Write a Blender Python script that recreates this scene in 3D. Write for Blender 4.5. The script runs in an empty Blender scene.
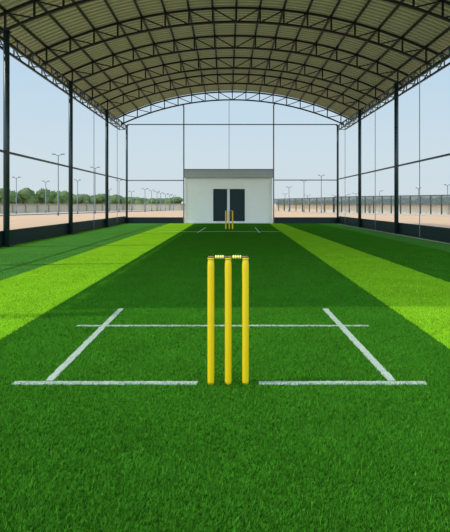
import bpy, math, random
import numpy as np
from mathutils import Vector

random.seed(7)
rng = np.random.default_rng(11)
S = bpy.context.scene
COL = S.collection
PI = math.pi

# ------------------------------------------------------------------ materials
def new_mat(name):
    m = bpy.data.materials.new(name)
    m.use_nodes = True
    nt = m.node_tree
    b = nt.nodes['Principled BSDF']
    return m, nt, b

def N(nt, kind, **kw):
    n = nt.nodes.new(kind)
    for k, v in kw.items():
        if k.startswith('i_'):
            n.inputs[k[2:]].default_value = v
        else:
            setattr(n, k, v)
    return n

def simple(name, col, rough=.6, metal=0., noise=0., scale=6., bump=0., spec=.5, stretch=None):
    m, nt, b = new_mat(name)
    b.inputs['Roughness'].default_value = rough
    b.inputs['Metallic'].default_value = metal
    b.inputs['Specular IOR Level'].default_value = spec
    tc = N(nt, 'ShaderNodeTexCoord')
    mp = N(nt, 'ShaderNodeMapping')
    if stretch:
        mp.inputs['Scale'].default_value = stretch
    nt.links.new(tc.outputs['Object'], mp.inputs['Vector'])
    nz = N(nt, 'ShaderNodeTexNoise')
    nz.inputs['Scale'].default_value = scale
    nz.inputs['Detail'].default_value = 4
    nt.links.new(mp.outputs['Vector'], nz.inputs['Vector'])
    mix = N(nt, 'ShaderNodeMix', data_type='RGBA')
    c = Vector(col)
    mix.inputs[6].default_value = (*[max(0, x * (1 - noise)) for x in c], 1)
    mix.inputs[7].default_value = (*[min(1, x * (1 + noise)) for x in c], 1)
    nt.links.new(nz.outputs['Fac'], mix.inputs[0])
    nt.links.new(mix.outputs[2], b.inputs['Base Color'])
    if bump:
        bp = N(nt, 'ShaderNodeBump')
        bp.inputs['Strength'].default_value = bump
        bp.inputs['Distance'].default_value = .02
        nt.links.new(nz.outputs['Fac'], bp.inputs['Height'])
        nt.links.new(bp.outputs['Normal'], b.inputs['Normal'])
    return m

STEEL = simple('dark_green_steel', (.011, .030, .030), .42, .2, .25, 9)
TRUSS = simple('black_steel', (.006, .007, .006), .5, .2, .3, 7)
GALV = simple('grey_steel', (.045, .075, .075), .4, .5, .3, 9)
MULL = simple('grey_painted_steel', (.13, .15, .16), .5, .2, .1, 5)
KICK = simple('dark_board', (.006, .020, .020), .6, 0, .25, 3, spec=.25)
WHITEW = simple('white_render', (.82, .79, .715), .8, 0, .035, 2.5, .05)
FASCIA = simple('grey_fascia', (.34, .35, .34), .6, 0, .06, 3)
CAPM = simple('dark_grey_capping', (.17, .21, .195), .6, 0, .06, 3)
DOORM = simple('slate_door', (.006, .021, .024), .5, 0, .15, 3, spec=.25)
FRAMEW = simple('white_frame', (.75, .77, .72), .5, 0, .03, 3)
CONC = simple('pale_concrete', (.34, .29, .23), .9, 0, .12, 1.5, .1)
KERB = simple('dark_kerb', (.16, .15, .14), .9, 0, .15, 2)
BWALL = simple('beige_wall', (.43, .36, .25), .9, 0, .16, .9, .1, stretch=(1, 1, .4))
BWALLR = simple('sand_wall', (.58, .47, .33), .9, 0, .12, .9, .1, stretch=(1, 1, .4))
PILAST = simple('grey_beige_pilaster', (.30, .25, .18), .9, 0, .12, 1)
LAMPM = simple('grey_lamp_steel', (.105, .12, .125), .5, .3, .1, 4)
YEL = simple('yellow_plastic', (.68, .44, .002), .42, 0, .04, 8, spec=.35)
YELD = simple('deep_yellow_plastic', (.72, .48, .006), .45, 0, .04, 8)
YEL2 = simple('pale_yellow_groove', (.90, .80, .30), .4, 0, .04, 8)
BROWN = simple('brown_spigot', (.12, .105, .04), .5, 0, .15, 20)
BARK = simple('bark', (.10, .08, .06), .9, 0, .3, 4)
FENCEP = simple('black_fence_steel', (.035, .045, .045), .5, .2, .2, 5)
SOIL = simple('dusty_sand', (.44, .275, .15), .95, 0, .13, .35, .15)

def foliage_mat(name, col):
    m, nt, b = new_mat(name)
    tc = N(nt, 'ShaderNodeTexCoord')
    nz = N(nt, 'ShaderNodeTexNoise'); nz.inputs['Scale'].default_value = 3.2; nz.inputs['Detail'].default_value = 5
    nt.links.new(tc.outputs['Object'], nz.inputs['Vector'])
    mix = N(nt, 'ShaderNodeMix', data_type='RGBA')
    mix.inputs[6].default_value = (col[0] * .6, col[1] * .65, col[2] * .6, 1)
    mix.inputs[7].default_value = (col[0] * 1.4, col[1] * 1.35, col[2] * 1.3, 1)
    nt.links.new(nz.outputs['Fac'], mix.inputs[0])
    nt.links.new(mix.outputs[2], b.inputs['Base Color'])
    b.inputs['Roughness'].default_value = .8
    b.inputs['Specular IOR Level'].default_value = .2
    return m
LEAF = foliage_mat('hazy_green_leaves', (.078, .122, .042))  # slight haze of the air put into the leaf colour
LEAF2 = foliage_mat('pale_green_leaves', (.10, .142, .058))
LEAF3 = foliage_mat('grey_green_leaves', (.085, .12, .07))  # greyed in the colour itself to stand in for distance haze

# windscreen mesh on the fence: a woven cloth one can see through
def screen_mat():
    m, nt, b = new_mat('grey_green_netting')
    b.inputs['Base Color'].default_value = (.105, .13, .12, 1)
    b.inputs['Roughness'].default_value = .9
    tr = N(nt, 'ShaderNodeBsdfTransparent')
    mx = N(nt, 'ShaderNodeMixShader'); mx.inputs[0].default_value = .55
    out = nt.nodes['Material Output']
    nt.links.new(tr.outputs[0], mx.inputs[1]); nt.links.new(b.outputs[0], mx.inputs[2])
    nt.links.new(mx.outputs[0], out.inputs['Surface'])
    return m
SCREEN = screen_mat()

# roof sheet: olive translucent corrugated sheet
def roof_mat():
    m, nt, b = new_mat('olive_roof_sheet')
    tc = N(nt, 'ShaderNodeTexCoord')
    sp = N(nt, 'ShaderNodeSeparateXYZ'); nt.links.new(tc.outputs['Object'], sp.inputs[0])
    nz = N(nt, 'ShaderNodeTexNoise'); nz.inputs['Scale'].default_value = 1.1; nz.inputs['Detail'].default_value = 3
    mp = N(nt, 'ShaderNodeMapping'); mp.inputs['Scale'].default_value = (.35, 3.2, .35)
    nt.links.new(tc.outputs['Object'], mp.inputs[0]); nt.links.new(mp.outputs[0], nz.inputs['Vector'])
    mix = N(nt, 'ShaderNodeMix', data_type='RGBA')
    mix.inputs[6].default_value = (.21, .215, .080, 1)
    mix.inputs[7].default_value = (.29, .295, .125, 1)
    nt.links.new(nz.outputs['Fac'], mix.inputs[0])
    nt.links.new(mix.outputs[2], b.inputs['Base Color'])
    b.inputs['Roughness'].default_value = .55
    tl = N(nt, 'ShaderNodeBsdfTranslucent')
    tl.inputs['Color'].default_value = (.50, .47, .27, 1)
    mx = N(nt, 'ShaderNodeMixShader'); mx.inputs[0].default_value = .11
    out = nt.nodes['Material Output']
    nt.links.new(b.outputs[0], mx.inputs[1]); nt.links.new(tl.outputs[0], mx.inputs[2])
    nt.links.new(mx.outputs[0], out.inputs['Surface'])
    return m
ROOFM = roof_mat()

# turf: mown stripes, dark and light, as bands along the hall
DARK = (.030, .124, .007)
MEDIUM = (.050, .160, .022)
LIGHT = (.164, .350, .011)
def turf_mat(name, blade):
    m, nt, b = new_mat(name)
    tc = N(nt, 'ShaderNodeTexCoord')
    sp = N(nt, 'ShaderNodeSeparateXYZ'); nt.links.new(tc.outputs['Object'], sp.inputs[0])
    wob = N(nt, 'ShaderNodeTexNoise'); wob.inputs['Scale'].default_value = 30; wob.inputs['Detail'].default_value = 2
    nt.links.new(tc.outputs['Object'], wob.inputs['Vector'])
    def M(op, a, c):
        n = N(nt, 'ShaderNodeMath', operation=op)
        for i, v in enumerate((a, c)):
            if isinstance(v, (int, float)): n.inputs[i].default_value = v
            else: nt.links.new(v, n.inputs[i])
        return n.outputs[0]
    w = M('MULTIPLY', M('SUBTRACT', wob.outputs['Fac'], .5), .06)
    x = M('ADD', sp.outputs['X'], w)
    xs = M('SUBTRACT', x, M('MULTIPLY', M('SUBTRACT', sp.outputs['Y'], 3.5), .031))
    cur = None
    def over(prev, fac, col):
        mx = N(nt, 'ShaderNodeMix', data_type='RGBA')
        nt.links.new(fac, mx.inputs[0])
        if prev is None: mx.inputs[6].default_value = (*DARK, 1)
        else: nt.links.new(prev, mx.inputs[6])
        mx.inputs[7].default_value = (*col, 1)
        return mx.outputs[2]
    cur = over(cur, M('LESS_THAN', x, -1.70), LIGHT)
    cur = over(cur, M('LESS_THAN', x, -3.0), MEDIUM)
    cur = over(cur, M('LESS_THAN', x, -5.02), (.10, .29, .010))
    cur = over(cur, M('GREATER_THAN', xs, 1.57), LIGHT)
    cur = over(cur, M('GREATER_THAN', x, 2.88), DARK)
    cur = over(cur, M('GREATER_THAN', x, 4.72), MEDIUM)
    # variation between fibres and worn patches
    big = N(nt, 'ShaderNodeTexNoise'); big.inputs['Scale'].default_value = 2.2; big.inputs['Detail'].default_value = 6
    nt.links.new(tc.outputs['Object'], big.inputs['Vector'])
    fine = N(nt, 'ShaderNodeTexNoise'); fine.inputs['Scale'].default_value = 75; fine.inputs['Detail'].default_value = 3
    nt.links.new(tc.outputs['Object'], fine.inputs['Vector'])
    v = M('ADD', M('MULTIPLY', big.outputs['Fac'], .5), M('MULTIPLY', fine.outputs['Fac'], .9))
    v = M('ADD', v, .32)
    if blade:
        at = N(nt, 'ShaderNodeAttribute', attribute_name='fibre_tint')
        v = M('MULTIPLY', M('ADD', M('MULTIPLY', big.outputs['Fac'], .5), .78), at.outputs['Fac'])
    sc = N(nt, 'ShaderNodeVectorMath', operation='SCALE')
    nt.links.new(cur, sc.inputs[0]); nt.links.new(v, sc.inputs['Scale'])
    nt.links.new(sc.outputs[0], b.inputs['Base Color'])
    b.inputs['Roughness'].default_value = .75
    b.inputs['Specular IOR Level'].default_value = 0
    if not blade:
        bp = N(nt, 'ShaderNodeBump'); bp.inputs['Strength'].default_value = .7; bp.inputs['Distance'].default_value = .012
        nt.links.new(fine.outputs['Fac'], bp.inputs['Height'])
        nt.links.new(bp.outputs['Normal'], b.inputs['Normal'])
    return m
TURF = turf_mat('striped_turf', False)
BLADE = turf_mat('turf_fibres', True)
PAINT = simple('white_turf', (.355, .405, .305), .85, 0, .16, 60, .4, spec=.2)

# ------------------------------------------------------------------ mesh helpers
class MB:
    def __init__(self): self.v = []; self.f = []; self.sm = []
    def add(self, v, f, smooth=False):
        o = len(self.v); self.v += [tuple(p) for p in v]
        self.f += [tuple(i + o for i in q) for q in f]; self.sm += [smooth] * len(f)
        return self
    def box(self, a, c):
        (x0, y0, z0), (x1, y1, z1) = a, c
        v = [(x0,y0,z0),(x1,y0,z0),(x1,y1,z0),(x0,y1,z0),(x0,y0,z1),(x1,y0,z1),(x1,y1,z1),(x0,y1,z1)]
        return self.add(v, [(3,2,1,0),(4,5,6,7),(0,1,5,4),(1,2,6,5),(2,3,7,6),(3,0,4,7)])
    def tube(self, pts, r, n=4, smooth=False, rot=None, up=(0,0,1)):
        """swept section through pts; r one radius or one per point"""
        pts = [Vector(p) for p in pts]
        if rot is None: rot = PI / 4 if n == 4 else 0
        rr = r if isinstance(r, (list, tuple)) else [r] * len(pts)
        v = []
        for i, p in enumerate(pts):
            t = (pts[min(i + 1, len(pts) - 1)] - pts[max(i - 1, 0)]).normalized()
            u = Vector(up)
            if abs(t.dot(u)) > .95: u = Vector((1, 0, 0))
            s = t.cross(u).normalized(); w = s.cross(t).normalized()
            for k in range(n):
                a = rot + 2 * PI * k / n
                v.append(p + (s * math.cos(a) + w * math.sin(a)) * rr[i])
        f = []
        for i in range(len(pts) - 1):
            for k in range(n):
                k2 = (k + 1) % n
                f.append((i*n+k, i*n+k2, (i+1)*n+k2, (i+1)*n+k))
        self.add(v, f, smooth)
        o = len(self.v) - len(v)
        self.f += [tuple(o + k for k in range(n - 1, -1, -1)), tuple(o + (len(pts)-1)*n + k for k in range(n))]
        self.sm += [False, False]
        return self
    def bar(self, a, c, w):
        return self.tube([a, c], w * .7071, 4)
    def mesh(self, name, mat):
        me = bpy.data.meshes.new(name)
        me.from_pydata(self.v, [], self.f)
        me.polygons.foreach_set('use_smooth', self.sm)
        me.materials.append(mat); me.update()
        return me
    def build(self, name, mat, parent=None, loc=(0,0,0)):
        return link(name, self.mesh(name, mat), parent, loc)

def link(name, data, parent=None, loc=(0,0,0), rz=0, scale=None):
    o = bpy.data.objects.new(name, data); COL.objects.link(o)
    o.location = loc; o.rotation_euler = (0, 0, rz)
    if scale: o.scale = scale
    if parent: o.parent = parent
    return o

def tag(o, label, cat, group=None, kind=None):
    o['label'] = label; o['category'] = cat
    if group: o['group'] = group
    if kind: o['kind'] = kind
    return o

def empty(name, loc, rz=0):
    return link(name, None, None, loc, rz)

def struct(o):
    o['kind'] = 'structure'; return o

def copy_tree(o, loc=None, rz=None, scale=None):
    c = o.copy(); COL.objects.link(c)
    if loc is not None: c.location = loc
    if rz is not None: c.rotation_euler = (0, 0, rz)
    if scale is not None: c.scale = scale
    for ch in list(o.children):
        d = ch.copy(); COL.objects.link(d); d.parent = c
        for g in list(ch.children):
            e = g.copy(); COL.objects.link(e); e.parent = d
    return c

# ------------------------------------------------------------------ camera
EYE = 1.016
FPX = 460.0
cam = bpy.data.cameras.new('camera'); co = bpy.data.objects.new('camera', cam); COL.objects.link(co)
co.location = (0, 0, EYE); co.rotation_euler = (PI / 2, 0, 0)
cam.sensor_width = 36; cam.lens = FPX / 532 * 36
cam.shift_x = -2 / 532; cam.shift_y = -62 / 532
cam.clip_start = .05; cam.clip_end = 2000
S.camera = co

def at(px, d):          # lateral place of something seen in that column at that distance
    return (px - 227) * d / FPX
def high(py, d):
    return EYE + (204 - py) * d / FPX

# ------------------------------------------------------------------ dimensions of the hall
XL, XR, YB = -5.25, 5.80, 24.1
CX = (XL + XR) / 2
R_ARC, Z_APEX, DEPTH = 13.6, 6.77, .41
PL = [3.75, 7.45, 10.95, 15.45, 20.1, YB]
PR = [3.75, 7.45, 11.0, 15.75, 20.1, YB]
def arc_z(x, drop=0.):
    return Z_APEX - drop - (R_ARC - math.sqrt(R_ARC ** 2 - (x - CX) ** 2))

# ------------------------------------------------------------------ setting: grounds
fl = MB()
fl.box((-5.6, -6, -.10), (6.2, YB + .1, 0))
struct(fl.build('floor', TURF))
g = MB(); g.box((-420, -120, -.30), (420, 620, -.02))
struct(g.build('ground', SOIL))
# boundary lines of the site
WL = [Vector((-27.5, 36)), Vector((-15.9, 72.5)), Vector((5.5, 74.0))]      # left wall, then behind
WR = [Vector((29.5, 33)), Vector((13.2, 55)), Vector((7.9, 73.0))]          # right wall
def strip(p, q, off0, off1, z0, z1, mat, name):
    t = (q - p).normalized(); n = Vector((t.y, -t.x))
    a, b2, c, d = p + n*off0, q + n*off0, q + n*off1, p + n*off1
    m = MB()
    v = [(w.x, w.y, z) for z in (z0, z1) for w in (a, b2, c, d)]
    m.add(v, [(3,2,1,0),(4,5,6,7),(0,1,5,4),(1,2,6,5),(2,3,7,6),(3,0,4,7)])
    return m.build(name, mat)
struct(strip(WL[0], WL[1], .2, 6.2, -.1, .02, CONC, 'path_left'))
struct(strip(WL[0], WL[1], 6.2, 6.6, -.1, .06, KERB, 'kerb_left'))
struct(strip(WL[1] + Vector((3.2, 0)), WL[2] + Vector((2, 0)), .3, 5.5, -.1, .015, CONC, 'path_back'))
struct(strip(WR[0], WR[1], -6.0, -.3, -.1, .02, CONC, 'path_right'))

# ------------------------------------------------------------------ boundary walls
def wall_thing(p, q, h, side, label, mat, spacing):
    root = empty('boundary_wall', (p.x, p.y, -.02))
    t = (q - p); L = t.length; t.normalize(); n = Vector((t.y, -t.x)) * side
    ang = math.atan2(t.y, t.x); root.rotation_euler.z = ang
    s = -1 if side > 0 else 1
    m = MB(); m.box((0, min(0, -s * .2), 0), (L, max(0, -s * .2), h)); m.build('wall_panel', mat, root)
    c = MB(); c.box((-.02, -.16, h), (L + .02, .16, h + .06)); c.build('coping', PILAST, root)
    k = int(L / spacing)
    pm = None
    for i in range(k):
        x = (i + .5) * L / k
        if pm is None:
            pm = MB().box((-.09, -.14, 0), (.09, .14, h)).mesh('pilaster', PILAST)
        link('pilaster', pm, root, (x, 0, 0))
    tag(root, label, 'wall')
    return root
wall_thing(WL[0], WL[1], 1.00, 1, 'long beige panel wall under the green trees on the left', BWALL, 1.9)
wall_thing(WL[1], WL[2], 1.02, 1, 'beige panel wall far behind, just left of the white building', BWALL, 1.9)
wall_thing(WR[0], WR[1], 1.02, -1, 'long sand-coloured wall behind the right-hand fence', BWALLR, 9)
wall_thing(WR[1], WR[2], 1.02, -1, 'sand-coloured wall far behind, just right of the white building', BWALLR, 6)

# fences standing just inside the right walls
def fence(p, q, h, spacing, label):
    t = (q - p); L = t.length; t.normalize()
    n = Vector((-t.y, t.x))                        # towards the hall
    p0 = p + n * .55
    root = empty('mesh_fence', (p0.x, p0.y, -.02), math.atan2(t.y, t.x))
    k = int(L / spacing)
    pm = MB().box((-.055, -.05, 0), (.055, .05, h)).mesh('post', FENCEP)
    for i in range(k + 1):
        link('post', pm, root, (i * L / k, 0, 0))
    MB().box((0, .0, h - .06), (L, .05, h)).build('top_rail', FENCEP, root)
    MB().box((0, .012, 1.05), (L, .03, h - .06)).build('netting', SCREEN, root)
    tag(root, label, 'fence')
fence(WR[0], WR[1], 1.92, 1.08, 'black post fence with grey netting along the right-hand sand wall')
fence(WR[1], WR[2], 1.85, 1.9, 'far black post fence with grey netting right of the white building')

# ------------------------------------------------------------------ trees
def tree_proto(seed, mat, nblob, wide):
    r = random.Random(seed)
    import bmesh
    bm = bmesh.new()
    for k in range(nblob):
        a = r.uniform(0, 2 * PI); q = math.sqrt(r.random()) * wide * .62
        cz = r.uniform(.42, .80); rad = r.uniform(.20, .30)
        if k == 0: q, cz, rad = 0, .72, .30
        res = bmesh.ops.create_icosphere(bm, subdivisions=2, radius=1)
        sx = rad * r.uniform(1.0, 1.4)
        for v in res['verts']:
            j = 1 + r.uniform(-.16, .16)
            v.co = Vector((v.co.x * sx * j + q * math.cos(a), v.co.y * sx * j + q * math.sin(a), v.co.z * rad * j * .95 + cz))
    base = [v.co.copy() for v in bm.verts]
    for k in range(900):                               # leaf sprays on the outside of the crown
        c = r.choice(base)
        d = Vector((r.gauss(0, 1), r.gauss(0, 1), r.gauss(0, .8))); d.normalize()
        e = Vector((r.gauss(0, 1), r.gauss(0, 1), r.gauss(0, 1))); e.normalize()
        s = r.uniform(.025, .055)
        c2 = c + d * r.uniform(0, .05)
        vs = [bm.verts.new(c2 + e * s), bm.verts.new(c2 + d.cross(e) * s * .6), bm.verts.new(c2 - e * s), bm.verts.new(c2 - d.cross(e) * s * .6)]
        bm.faces.new(vs)
    zmax = max(v.co.z for v in bm.verts)
    rx = [f(v.co.x for v in bm.verts) for f in (min, max)]; ry = [f(v.co.y for v in bm.verts) for f in (min, max)]
    for v in bm.verts:
        v.co.z /= zmax; v.co.x = (v.co.x - rx[0]) / (rx[1] - rx[0]) - .5; v.co.y = (v.co.y - ry[0]) / (ry[1] - ry[0]) - .5
    me = bpy.data.meshes.new('foliage'); bm.to_mesh(me); bm.free(); me.materials.append(mat)
    root = empty('tree', (0, 0, 0))
    link('foliage', me, root)
    MB().tube([(0,0,0), (.012,.006,.3), (0,.01,.6)], [.035, .028, .015], 7, True).build('trunk', BARK, root)
    return root
protos = [tree_proto(3, LEAF, 9, .75), tree_proto(5, LEAF, 11, .95), tree_proto(9, LEAF2, 10, .85)]
TREES = [  # column in view, distance, height, crown width, prototype, label
    (-4, 57, 3.2, 3.0, 0, 'dark green tree at the left edge of the photo, left of the nearest post'),
    (17, 59, 3.3, 3.1, 1, 'green tree behind the beige wall, just right of the nearest left post'),
    (39, 61, 3.3, 2.6, 0, 'tall bushy green tree at the second small lamp from the left'),
    (57, 61, 2.95, 2.7, 1, 'green tree behind the tallest street lamp on the left'),
    (75, 66, 2.65, 2.9, 2, 'pale green tree just right of the second left post'),
    (94, 67, 2.7, 3.0, 0, 'dark green tree behind the double lamp in the third left bay'),
    (113, 73, 2.7, 3.2, 1, 'green tree just right of the third left post'),
    (132, 85, 2.5, 3.7, 2, 'pale green tree at the back left corner post'),
    (152, 90, 2.3, 4.0, 1, 'low green tree far behind, midway between corner post and white building'),
    (172, 86, 2.5, 3.6, 0, 'dark green tree beside the left corner of the white building'),
]
for i, (px, d, h, w, k, lab) in enumerate(TREES):
    t = copy_tree(protos[k], (at(px, d), d + 2.6, -.02), (0, PI, 0, PI)[i % 4], (w * 1.04, w * .95, h))
    tag(t, lab, 'tree', 'trees behind the boundary walls')
BACK = [(6, 68, 2.95, 3.3, 1, 'tree in the second row, seen through the gap beside the nearest left post'),
        (28, 69, 2.75, 3.1, 2, 'lower tree in the gap between the two first small lamps on the left'),
        (48, 70, 3.2, 3.2, 0, 'rear tree rising between the second small lamp and the tallest lamp'),
        (66, 71, 2.8, 3.0, 1, 'rear tree just left of the second left post'),
        (84, 76, 2.6, 3.3, 0, 'rear tree in the gap left of the double lamp'),
        (103, 77, 2.65, 3.3, 2, 'rear tree just left of the third left post'),
        (122, 93, 2.6, 3.8, 0, 'rear tree just left of the back left corner post'),
        (142, 97, 2.45, 4.3, 1, 'rear tree at the tallest lamp of the row left of the white building'),
        (162, 99, 2.45, 4.4, 2, 'rear tree behind the middle lamps of the row left of the white building')]
for i, (px, d, h, w, k, lab) in enumerate(BACK):
    t = copy_tree(protos[k], (at(px, d), d + 2.6, -.02), (PI, 0)[i % 2], (w, w * .9, h))
    tag(t, lab, 'tree', 'trees behind the boundary walls')
for p in protos:
    for ch in list(p.children): bpy.data.objects.remove(ch)
    bpy.data.objects.remove(p)
protoH = tree_proto(21, LEAF3, 12, 1.0)
HEDGE = [(284, 96, 2.0), (300, 98, 2.1), (317, 97, 1.95), (333, 96, 2.0), (349, 92, 2.05), (366, 86, 2.1),
         (384, 80, 2.1), (403, 74, 2.15), (424, 70, 2.1), (446, 66, 2.15)]
ords = ['first', 'second', 'third', 'fourth', 'fifth', 'sixth', 'seventh', 'eighth', 'ninth', 'tenth', 'eleventh',
        'twelfth', 'thirteenth', 'fourteenth', 'fifteenth', 'sixteenth', 'seventeenth']
for i, (px, d, h) in enumerate(HEDGE):
    t = copy_tree(protoH, (at(px, d), d, -.02), PI * (i % 2), (3.6, 2.6, h))
    tag(t, 'hazy grey-green bush over the right-hand wall, %s from the white building' % ords[i], 'bush', 'bushes behind the right-hand fence')
    t.name = 'bush'
for ch in list(protoH.children): bpy.data.objects.remove(ch)
bpy.data.objects.remove(protoH)

# ------------------------------------------------------------------ street lamps
lamp_cache = {}
def lamp(px, top, d, label, arms=2, span=.75, group='street lamps outside the hall', r=.05):
    h = high(top, d) + .02
    root = empty('street_lamp', (at(px, d), d, -.02))
    MB().tube([(0,0,0), (0,0,.35), (0,0,.36), (0,0,h-.12)], [r*1.5, r*1.5, r, r*.75], 8, True).build('pole', LAMPM, root)
    for s in ((-1, 1) if arms == 2 else (arms,)):
        MB().tube([(0,0,h-.16), (s*span*.35,0,h-.09), (s*span*.6,0,h-.03)], r*.55, 6, True).build('arm', LAMPM, root)
        MB().box((min(s*span*.5, s*span), -.09, h-.05), (max(s*span*.5, s*span), .09, h+.02)).build('lamp_head', LAMPM, root)
    tag(root, label, 'street lamp', group)
lamp(16.3, 177, 47, 'small double-headed street lamp just right of the nearest left post', span=.42, r=.045)
lamp(45.8, 181, 53, 'small double-headed street lamp left of the tallest one on the left', span=.40, r=.045)
lamp(58.2, 154, 41.5, 'tallest double-headed street lamp, between the first two left posts', span=.55, r=.055)
lamp(77.6, 179.7, 48, 'small street lamp just right of the second left post', span=.32, r=.045)
lamp(95.0, 167, 50, 'double-headed street lamp in the middle of the third left bay', span=.52, r=.055)
lamp(109, 189, 62, 'small street lamp just right of the third left post', span=.35)
lamp(119, 180, 58, 'street lamp between the third left post and the back corner post', span=.42)
lamp(131.5, 191, 66, 'short street lamp just right of the back left corner post', span=.45)
row = [(145, 188.4, 60), (151.6, 190, 66), (157, 191.3, 67), (160.6, 192.6, 68), (165.7, 193.6, 69), (169.8, 194, 70), (173.4, 195, 70.5)]
rowlab = ['tallest and leftmost lamp of the row left of the white building',
          'second lamp from the left in the row left of the white building',
          'third lamp from the left in the row left of the white building',
          'middle lamp, fourth of seven, in the row left of the white building',
          'fifth lamp from the left in the row left of the white building',
          'sixth lamp from the left in the row left of the white building',
          'lamp nearest the white building in the row on its left']
for (px, tp, d), lab in zip(row, rowlab):
    lamp(px, tp, d, lab, span=.42, r=.045)
lamp(289, 186.7, 62, 'shortest of three street lamps right of the white building', span=.36)
lamp(304, 180.4, 58, 'middle one of three street lamps right of the white building', span=.36)
lamp(321.3, 175, 52.5, 'tallest of three street lamps right of the white building', span=.36)
lamp(307.5, 195, 76, 'tiny far lamp behind the middle lamp right of the white building', span=.5)
lamp(285, 193.5, 78, 'tiny far lamp nearest the right corner of the white building', span=.4)
lamp(335.5, 195, 78, 'tiny far lamp just left of the back right corner post', span=.7)
lamp(345.5, 194.5, 76, 'tiny far lamp just right of the back right corner post', arms=1, span=.8)
lamp(356, 193, 76, 'tiny far lamp just left of the second back right post', span=.6)
lamp(379.6, 190.6, 66, 'small street lamp between the two right-hand posts', arms=1, span=.5)
lamp(418.4, 187.7, 55, 'short street lamp behind the thin cable at the right', span=.3)
lamp(447.6, 184.5, 52, 'street lamp at the right edge of the photo above the fence', span=.38)

# ------------------------------------------------------------------ white building
bx0, bx1, by0, by1 = -2.208, 2.388, YB + .16, YB + 3.6
B = empty('clubhouse', ((bx0 + bx1) / 2, by0, 0)); ox, oy = (bx0 + bx1) / 2, by0
def rel(m, dx=0): 
    m.v = [(x - ox, y - oy, z) for x, y, z in m.v]; return m
dz0, dz1 = .10, 1.84
dl0, dl1, dr0, dr1 = -.733, .012, .140, .945
m = MB()
m.box((bx0, by0, 0), (dl0, by1, 2.45)); m.box((dr1, by0, 0), (bx1, by1, 2.45))
m.box((dl0, by0, dz1), (dr1, by1, 2.45)); m.box((dl0, by0 + .12, 0), (dr1, by1, dz1))
m.box((dl0, by0, 0), (dr1, by0 + .12, dz0))
rel(m).build('wall', WHITEW, B)
rel(MB().box((bx0 - .005, by0 - .035, 0), (bx1 + .005, by0 - .002, .085))).build('plinth', FRAMEW, B)
m = MB().box((bx0 - .012, YB - .10, 2.395), (bx1 + .012, by1 + .1, 2.779))
rel(m).build('roof_slab', FASCIA, B)
rel(MB().box((bx0 - .018, YB - .115, 2.78), (bx1 + .018, by1 + .12, 2.845))).build('roof_capping', CAPM, B)
rel(MB().box((dl1, by0 + .01, dz0), (dr0, by0 + .115, dz1)).box((dl0, by0+.01, dz1-.03), (dr1, by0+.115, dz1))).build('door_frame', FRAMEW, B)
for a, c, hs in ((dl0, dl1, 1), (dr0, dr1, 0)):
    m = MB().box((a + .006, by0 + .05, dz0 + .006), (c - .006, by0 + .10, dz1 - .035))
    w = .06                                      # raised stiles and rails
    m.box((a + .006, by0 + .043, dz0 + .006), (a + w, by0 + .05, dz1 - .035))
    m.box((c - w, by0 + .043, dz0 + .006), (c - .006, by0 + .05, dz1 - .035))
    rel(m).build('door', DOORM, B)
tag(B, 'small white building with flat grey roof and two dark doors', 'building')

# ------------------------------------------------------------------ roof sheet (corrugated) and purlins
y0r, y1r = 3.92, 23.75
half = 6.2
xs_ = np.linspace(CX - half, CX + half, 49)
pitch = .19
prof = []
y = y0r
while y < y1r:
    prof += [(y, 0.), (y + pitch * .36, 0.), (y + pitch * .46, .06), (y + pitch * .90, .06)]
    y += pitch
m = MB()
nx = len(xs_)
v = []
for (yy, h) in prof:
    for x in xs_:
        z = arc_z(x) + .095 + h
        v.append((float(x), yy, float(z)))
f = []
for i in range(len(prof) - 1):
    for j in range(nx - 1):
        f.append((i*nx+j, (i+1)*nx+j, (i+1)*nx+j+1, i*nx+j+1))
m.add(v, f)
roof = m.build('ceiling', ROOFM); struct(roof)

NP = 8
SP = 5.57 / NP
pan = [CX + (k - NP) * SP for k in range(2 * NP + 1)]
def purlin_label(k):
    if k == NP: return 'steel purlin along the crown of the vaulted roof'
    side = 'left' if k < NP else 'right'
    n = abs(k - NP)
    if n == NP: return 'outermost %s steel purlin, just above the eave girder' % side
    return '%s steel purlin to the %s of the crown of the roof' % (ords[n - 1], side)
for k, x in enumerate(pan):
    z = arc_z(x) + .058
    o = MB().box((-.03, y0r + .05, -.035), (.03, y1r - .05, .035)).build('purlin', TRUSS, None, (x, 0, z))
    o.rotation_euler.y = math.asin((x - CX) / R_ARC)
    tag(o, purlin_label(k), 'purlin', 'purlins under the roof sheet')

# ------------------------------------------------------------------ arched trusses
def make_truss(y, label):
    root = empty('roof_truss', (CX, y, 0))
    xs2 = [CX - 5.72 + 11.44 * i / 40 for i in range(41)]
    xs3 = [CX - 6.08 + 12.16 * i / 40 for i in range(41)]
    MB().tube([(x - CX, 0, arc_z(x)) for x in xs3], .042, 4, up=(0, 1, 0)).build('top_chord', TRUSS, root)
    MB().tube([(x - CX, 0, arc_z(x, DEPTH)) for x in xs2], .042, 4, up=(0, 1, 0)).build('bottom_chord', TRUSS, root)
    for k, x in enumerate(pan):
        MB().bar((x - CX, 0, arc_z(x, DEPTH)), (x - CX, 0, arc_z(x)), .045).build('web_post', TRUSS, root)
    for k in range(2 * NP):
        a, c = pan[k], pan[k + 1]
        if k < NP: p, q = (a - CX, 0, arc_z(a)), (c - CX, 0, arc_z(c, DEPTH))
        else: p, q = (a - CX, 0, arc_z(a, DEPTH)), (c - CX, 0, arc_z(c))
        MB().bar(p, q, .032).build('diagonal', TRUSS, root)
    tag(root, label, 'roof truss', 'arched trusses under the roof')
    return root
t0 = make_truss(10.98, 'nearest truss in view, cut off by the top of the photo')
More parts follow.
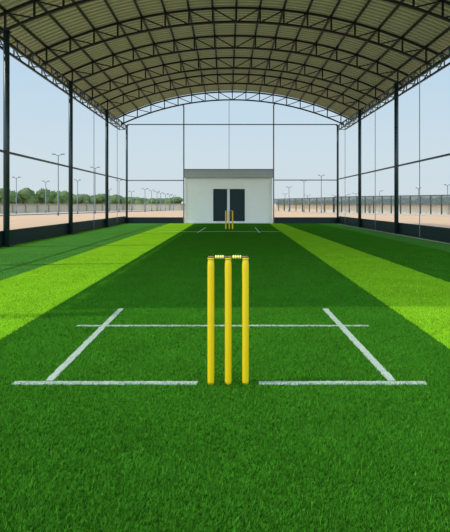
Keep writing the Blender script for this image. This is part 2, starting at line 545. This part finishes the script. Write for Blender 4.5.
for y, lab in ((13.5, 'second nearest arched black truss, its crown touching the top of the photo'),
               (15.75, 'third arched black truss counting from the viewer'),
               (18.1, 'third arched black truss counting from the open far end'),
               (20.4, 'arched black truss next to the farthest one'),
               (23.6, 'farthest arched truss at the open gable, seen against the sky'),
               (4.05, 'arched truss overhead at the front edge of the roof'),
               (6.3, 'second overhead truss from the front edge of the roof'),
               (8.65, 'third overhead truss from the front edge of the roof')):
    c = copy_tree(t0, (CX, y, 0)); c['label'] = lab

# ------------------------------------------------------------------ columns
def column(x, y, top, label, r=.068):
    root = empty('steel_column', (x, y, 0))
    MB().tube([(0,0,.015), (0,0,top)], r, 12, True).build('shaft', STEEL, root)
    MB().box((-.13, -.13, 0), (.13, .13, .018)).build('base_plate', STEEL, root)
    MB().box((-.09, -.09, top - .02), (.09, .09, top)).build('cap_plate', STEEL, root)
    tag(root, label, 'column', 'steel columns along the sides')
lab = ['column by the front edge of the roof on the left', 'second column from the front on the left',
       'dark steel column at the left edge of the photo', 'second dark steel column from the left edge of the photo',
       'third dark steel column from the left edge of the photo', 'thin dark column at the back left corner of the hall']
for y, l in zip(PL, lab): column(XL, y, 5.14, l, .07 if y < YB else .055)
lab = ['column by the front edge of the roof on the right', 'second column from the front on the right',
       'third column from the front on the right, past the right edge of the photo',
       'dark steel column nearest the right edge of the photo',
       'second dark steel column from the right edge of the photo', 'thin dark column at the back right corner of the hall']
for y, l in zip(PR, lab): column(XR, y, 5.14, l, .07 if y < YB else .055)

# ------------------------------------------------------------------ eave girders (box lattice)
def girder(xw, s, label):
    root = empty('eave_girder', (xw + s * .105, y0r, 0))
    ya, yb = 0, YB + .08 - y0r
    zb, zt, w = 4.93, 5.18, .30
    for nm, x, z in (('lower_chord', 0, zb), ('lower_chord', s*w, zb), ('upper_chord', 0, zt), ('upper_chord', s*w, zt)):
        MB().bar((x, ya, z), (x, yb, z), .05).build(nm, STEEL, root)
    n = 44; st = (yb - ya) / n
    up = MB().bar((0,0,zb), (0,0,zt), .032).mesh('web_post', GALV)
    tie = MB().bar((0,0,zb), (s*w,0,zb), .03).mesh('cross_tie', GALV)
    dg = MB().bar((0,0,zb), (0,st,zt), .026).mesh('diagonal', GALV)
    dg2 = MB().bar((s*w,0,zt), (s*w,st,zb), .026).mesh('diagonal', GALV)
    for i in range(n + 1):
        yy = ya + i * st
        link('web_post', up, root, (0, yy, 0))
        if i % 2 == 0:
            link('web_post', up, root, (s*w, yy, 0))
            link('cross_tie', tie, root, (0, yy, 0))
        if i < n and i % 2 == 0:
            link('diagonal', dg, root, (0, yy, 0))
            link('diagonal', dg2, root, (0, yy, 0))
    tag(root, label, 'girder')
girder(XL, -1, 'long lattice eave girder on the left-hand columns')
girder(XR, 1, 'long lattice eave girder on the right-hand columns')

# ------------------------------------------------------------------ rails, cables, boards
def rail(a, c, w, mat, label, name='rail', cat='rail'):
    a = Vector(a); o = MB().bar((0,0,0), tuple(Vector(c) - a), w).build(name, mat, None, a)
    tag(o, label, cat); return o
for side, X, P in (('left', XL, PL), ('right', XR, PR)):
    z = 2.25 if side == 'left' else 2.31
    rail((X, P[0], z), (X, P[-1], z), .05, STEEL, 'dark horizontal mid rail along the %s side columns' % side, 'mid_rail')
ML, MR = -2.262, 2.442
rail((XL + .055, YB, 2.25), (ML - .03, YB, 2.25), .05, MULL, 'grey mid rail at the back, left of the white building', 'mid_rail')
rail((MR + .03, YB, 2.27), (XR - .055, YB, 2.27), .05, MULL, 'grey mid rail at the back, right of the white building', 'mid_rail')
rail((XL + .04, YB - .06, 5.17), (XR - .04, YB - .06, 5.17), .045, STEEL, 'thin dark rail across the open gable under the farthest truss', 'tie_rail')
for x, side in ((ML, 'left'), (MR, 'right')):
    zt = arc_z(x, DEPTH)
    o = MB().tube([(0, 0, 0), (0, 0, zt - .03), (0, -.02, zt - .01), (0, -.46, zt - .01)], .042, 4, up=(1, 0, 0)).build('upright', MULL, None, (x, YB, 0))
    tag(o, 'thin grey upright at the %s corner of the white building' % side, 'upright', 'upright')
zt = arc_z(.11, DEPTH)
o = MB().tube([(0, 0, 2.845), (0, 0, zt - .02), (0, -.02, zt), (0, -.46, zt)], .014, 6, up=(1, 0, 0)).build('net_cable', MULL, None, (.11, YB + .05, 0))
tag(o, 'thin cable above the middle of the white building', 'cable')
for X, y, z, l in ((XL, 18.15, 4.86, 'thin net cable in the left bay between second and third columns'),
                   (XL, 22.0, 4.86, 'thin net cable just left of the back left corner column'),
                   (XR, 13.85, 4.86, 'thin net cable nearest the right edge of the photo'),
                   (XR, 18.0, 4.86, 'thin net cable midway between the two right-hand columns'),
                   (XR, 22.6, 4.86, 'thin net cable just right of the back right corner column')):
    rail((X, y, 0.02), (X, y, z), .018, MULL, l, 'net_cable', 'cable')

def board(a, c, label, h=.36):
    x0, x1 = sorted((a[0], c[0])); y0, y1 = sorted((a[1], c[1]))
    root = empty('kick_board', (x0, y0, 0))
    MB().box((0, 0, .0), (x1 - x0, y1 - y0, h)).build('panel', KICK, root)
    MB().box((-.008, -.008, h), (x1 - x0 + .008, y1 - y0 + .008, h + .018)).build('capping', STEEL, root)
    tag(root, label, 'board')
board((XL - .115, y0r), (XL - .075, YB + .045), 'low dark board along the left side of the turf')
board((XR + .075, y0r), (XR + .115, YB + .045), 'low dark board along the right side of the turf')
board((XL - .11, YB + .06), (ML - .04, YB + .10), 'low dark board at the back, left of the white building', .30)
board((MR + .04, YB + .06), (XR + .11, YB + .10), 'low dark board at the back, right of the white building', .30)
o = MB().box((0, 0, 0), (.03, 19.3, .018)).build('turf_edging', CONC, None, (5.60, 4.0, 0))
tag(o, 'thin pale edging strip along the foot of the right-hand board', 'edging')

# ------------------------------------------------------------------ wickets
def lathe(profile, n=24):
    m = MB(); v = []; f = []
    for (r, z) in profile:
        for k in range(n):
            a = 2 * PI * k / n
            v.append((r * math.cos(a), r * math.sin(a), z))
    for i in range(len(profile) - 1):
        for k in range(n):
            f.append((i*n+k, i*n+(k+1) % n, (i+1)*n+(k+1) % n, (i+1)*n+k))
    m.add(v, f, True)
    m.f += [tuple(range(n - 1, -1, -1)), tuple((len(profile)-1)*n + k for k in range(n))]; m.sm += [False, False]
    return m
ST_H, ST_R, ST_SP = .711, .0195, .0975
stump_prof = [(.0165, 0), (.0185, .004), (.0192, .02), (ST_R, .25), (ST_R, .655), (.0192, .675), (.0180, .690), (.0160, .700), (.0150, .7045)]
stump_mesh = lathe(stump_prof).mesh('shaft', YEL)
cap_mesh = lathe([(.0145, .7040), (.0195, .7050), (.0200, .7075), (.0200, .7100), (.0190, ST_H)]).mesh('cap', YEL)
def bail_mesh_parts(root):
    # spigots at both ends, ribbed barrel between
    half = ST_SP / 2
    def cyl(x0, x1, r, mb, n=14):
        v = []; 
        for x in (x0, x1):
            for k in range(n):
                a = 2*PI*k/n; v.append((x, r*math.cos(a), r*math.sin(a)))
        f = [(k, (k+1) % n, n+(k+1) % n, n+k) for k in range(n)]
        mb.add(v, f, True); o = len(mb.v) - 2*n
        mb.f += [tuple(o+k for k in range(n-1,-1,-1)), tuple(o+n+k for k in range(n))]; mb.sm += [False, False]
        return mb
    b = MB()
    cyl(-.0245, .0245, .0075, b)
    b.build('barrel', YELD, root)
    g = MB()
    for x in (-.0205, -.0075, .0065, .0195):
        cyl(x - .0026, x + .0026, .0105, g)
    g.build('ribs', YEL2, root)
    for s in (-1, 1):
        x0, x1 = (-half - .016, -.0243) if s < 0 else (.0243, half)
        cyl(x0 , x1 - .0005 if s > 0 else x1, .0058, MB()).build('spigot', BROWN, root)
wicket_y = {'near': 2.60, 'far': 18.77}
names = {'near': ['left stump of the large yellow wicket in the foreground', 'middle stump of the large yellow wicket in the foreground', 'right stump of the large yellow wicket in the foreground'],
         'far': ['left stump of the small far yellow wicket before the dark doors', 'middle stump of the small far yellow wicket before the dark doors', 'right stump of the small far yellow wicket before the dark doors']}
first = None; firstb = None
for w, y in wicket_y.items():
    sc = 1.0 if w == 'near' else 1.04
    xc = .0065 if w == 'near' else .09
    sp = ST_SP if w == 'near' else .135
    for k in range(3):
        x = xc + (k - 1) * sp
        if first is None:
            first = empty('stump', (x, y, 0))
            link('shaft', stump_mesh, first); link('cap', cap_mesh, first)
            o = first
        else:
            o = copy_tree(first, (x, y, 0), scale=((1, 1, 1) if w == 'near' else (1.35, 1.35, sc)))
        tag(o, names[w][k], 'stump', 'yellow wicket stumps')
    for k in range(2):
        x = xc + (k - .5) * sp
        z = ST_H * sc + .0055
        if firstb is None:
            firstb = empty('bail', (x, y, z)); bail_mesh_parts(firstb); o = firstb
        else:
            o = copy_tree(firstb, (x, y, z), scale=(sp / ST_SP, 1, 1))
        place = ('foreground wicket' if w == 'near' else 'small far wicket')
        o.rotation_euler.z = PI * k
        tag(o, '%s yellow bail lying on top of the %s' % (('left', 'right')[k], place), 'bail', 'bails on the wickets')

# ------------------------------------------------------------------ pitch lines (white turf inlaid in the green)
def crease(name, p, q, w, label, fuzz=0, z=.004, far=False):
    p = Vector(p); q = Vector(q); t = (q - p); L = t.length; t.normalize(); n = Vector((-t.y, t.x))
    r = random.Random(hash((round(p.x, 2), round(q.y, 2))) & 0xffff)
    m = MB()
    k = max(2, int(L / (.03 if fuzz else .6)))
    v = []
    for i in range(k + 1):
        c = t * (L * i / k)
        for s in (-1, 1):
            e = n * (s * (w / 2 + (r.uniform(-.004, .004) if fuzz else 0)))
            v += [(c.x + e.x, c.y + e.y, 0), (c.x + e.x, c.y + e.y, z)]
    f = []
    for i in range(k):
        a = i * 4; b = a + 4
        f += [(a+1, a+3, b+3, b+1)[::-1], (a, a+1, b+1, b), (a+2, b+2, b+3, a+3)]
    m.add(v, f)
    for i in range(fuzz):
        c = t * r.uniform(0, L) + n * max(-w * .55, min(w * .55, r.gauss(0, w * .27)))
        h = r.uniform(.005, .011); a = r.uniform(0, PI); ww = .0028
        lx, ly = r.gauss(0, .005), r.gauss(0, .005)
        dx, dy = math.cos(a) * ww, math.sin(a) * ww
        m.add([(c.x - dx, c.y - dy, z * .5), (c.x + dx, c.y + dy, z * .5), (c.x + lx, c.y + ly, h)], [(0, 1, 2)])
    o = m.build(name, PAINT, None, (p.x, p.y, 0))
    tag(o, label, 'pitch line')
Yb = 2.605
crease('bowling_crease', (-1.21, Yb), (-.165, Yb), .044, 'nearest white line left of the big yellow wicket', 1500)
crease('bowling_crease', (.18, Yb), (1.125, Yb), .044, 'nearest white line right of the big yellow wicket', 1400)
crease('popping_crease', (-1.25, 3.83), (1.18, 3.83), .032, 'white line crossing behind the big yellow wicket', 2200, .0045)
crease('return_crease', (-1.02, Yb + .03), (-1.025, 4.45), .047, 'long white line running away on the left of the big wicket', 2000, .005)
crease('return_crease', (.945, Yb + .03), (.948, 4.45), .047, 'long white line running away on the right of the big wicket', 2000, .005)
crease('popping_crease', (-2.5, 16.9), (1.95, 16.9), .05, 'faint white line crossing before the far wicket', 0, .005)
crease('return_crease', (-1.05, 16.2), (-.92, 19.9), .04, 'short white line running away on the left of the far wicket', 0, .006)
crease('return_crease', (1.15, 16.2), (1.22, 19.9), .04, 'short white line running away on the right of the far wicket', 0, .006)

# ------------------------------------------------------------------ turf pile: short fibres standing in the carpet
def pile():
    n = 620000
    d0, d1 = .55, 9.5
    u = rng.random(n)
    e = -.5                                     # more of them near the viewer, where single fibres show
    y = (d0**e + u * (d1**e - d0**e)) ** (1 / e)
    x = (rng.random(n) * 2 - 1) * (.54 * y + .35 + 1.6 * np.maximum(0, rng.random(n) * 2 - .9))
    keep = (x > -5.1) & (x < 5.55)
    # leave the inlaid white lines free
    def inside(x0, x1, y0, y1): return (x > x0) & (x < x1) & (y > y0) & (y < y1)
    for b in ((-1.21, -.165, Yb-.018, Yb+.018), (.18, 1.125, Yb-.018, Yb+.018), (-1.25, 1.18, 3.816, 3.844),
              (-1.046, -.998, Yb, 4.45), (.921, .973, Yb, 4.45)):
        keep &= ~inside(*b)
    for k in range(3):
        keep &= ((x - (.0065 + (k-1)*ST_SP))**2 + (y - 2.60)**2) > .0215**2
    x, y = x[keep], y[keep]; n = len(x)
    sz = 1 + .10 * (y - 1)                       # coarser tufts farther off
    h = rng.uniform(.009, .018, n)
    w = rng.uniform(.0008, .0013, n) * sz
    a = rng.random(n) * 2 * PI
    la = rng.normal(.6, 1.3, n)                  # lie of the pile
    ll = rng.uniform(.2, 1.1, n) * h
    lx, ly = np.cos(la) * ll, np.sin(la) * ll
    dx, dy = np.cos(a) * w, np.sin(a) * w
    V = np.zeros((n, 5, 3), np.float32)
    V[:, 0] = np.stack([x - dx, y - dy, np.zeros(n)], 1); V[:, 1] = np.stack([x + dx, y + dy, np.zeros(n)], 1)
    V[:, 2] = np.stack([x + dx*.85 + lx*.4, y + dy*.85 + ly*.4, h*.6], 1); V[:, 3] = np.stack([x - dx*.85 + lx*.4, y - dy*.85 + ly*.4, h*.6], 1)
    V[:, 4] = np.stack([x + lx, y + ly, h], 1)
    me = bpy.data.meshes.new('artificial_turf_pile')
    me.vertices.add(n * 5); me.vertices.foreach_set('co', V.ravel())
    base = (np.arange(n) * 5)[:, None]
    loops = (base + np.array([0, 1, 2, 3, 3, 2, 4])[None]).ravel().astype(np.int32)
    me.loops.add(n * 7); me.loops.foreach_set('vertex_index', loops)
    st = ((np.arange(n) * 7)[:, None] + np.array([0, 4])[None]).ravel().astype(np.int32)
    me.polygons.add(n * 2); me.polygons.foreach_set('loop_start', st)
    at_ = me.attributes.new('fibre_tint', 'FLOAT', 'POINT')
    tint = np.repeat(np.clip(rng.normal(1.0, .46, n), .25, 2.4), 5).astype(np.float32)
    at_.data.foreach_set('value', tint)
    me.update(calc_edges=True); me.validate()
    me.materials.append(BLADE)
    o = link('artificial_turf_pile', me)
    tag(o, 'short green pile of the artificial turf around the big wicket', 'grass', kind='stuff')
pile()

# ------------------------------------------------------------------ light
W = bpy.data.worlds.new('world'); S.world = W; W.use_nodes = True
nt = W.node_tree
bg = nt.nodes['Background']
tc = N(nt, 'ShaderNodeTexCoord'); sp = N(nt, 'ShaderNodeSeparateXYZ')
nt.links.new(tc.outputs['Generated'], sp.inputs[0])
cr = N(nt, 'ShaderNodeValToRGB'); nt.links.new(sp.outputs['Z'], cr.inputs['Fac'])
e = cr.color_ramp.elements
e[0].position = 0; e[0].color = (.63, .725, .765, 1)
e[1].position = 1; e[1].color = (.50, .62, .82, 1)
for p, c in ((.10, (.615, .73, .80, 1)), (.22, (.535, .70, .825, 1)), (.38, (.45, .63, .85, 1))):
    q = e.new(p); q.color = c
# hazy sky brighter towards the sun, plus fill added beside and behind the viewer
nt.links.new(cr.outputs['Color'], bg.inputs['Color'])
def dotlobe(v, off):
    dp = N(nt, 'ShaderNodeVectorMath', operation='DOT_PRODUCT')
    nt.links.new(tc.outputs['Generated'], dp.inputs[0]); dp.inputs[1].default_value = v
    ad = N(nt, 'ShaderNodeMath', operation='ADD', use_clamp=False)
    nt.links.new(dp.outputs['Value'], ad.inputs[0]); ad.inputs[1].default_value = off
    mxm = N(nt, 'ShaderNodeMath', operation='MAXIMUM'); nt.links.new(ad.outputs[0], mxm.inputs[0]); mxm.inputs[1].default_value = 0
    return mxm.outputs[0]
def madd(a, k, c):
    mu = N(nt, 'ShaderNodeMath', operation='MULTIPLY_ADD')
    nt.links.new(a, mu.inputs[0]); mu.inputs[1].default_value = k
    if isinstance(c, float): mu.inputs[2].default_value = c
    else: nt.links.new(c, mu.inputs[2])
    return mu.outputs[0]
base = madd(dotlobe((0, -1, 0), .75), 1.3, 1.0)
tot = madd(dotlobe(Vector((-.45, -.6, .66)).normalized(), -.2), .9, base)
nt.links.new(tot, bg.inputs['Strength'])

sun = bpy.data.lights.new('sun', 'SUN'); so = bpy.data.objects.new('sun', sun); COL.objects.link(so)
sun.energy = 2.7; sun.angle = math.radians(.6); sun.color = (1, .94, .82)
dirv = Vector((.81, .10, -1.0))                      # towards the ground, from the left
so.rotation_euler = dirv.to_track_quat('-Z', 'Y').to_euler()
so.location = (-30, -4, 40)

S.view_settings.view_transform = 'Standard'
S.view_settings.look = 'None'
S.view_settings.gamma = 1
S.view_settings.use_curve_mapping = False
S.view_settings.exposure = 0.0
S.cycles.max_bounces = 8
S.cycles.diffuse_bounces = 5
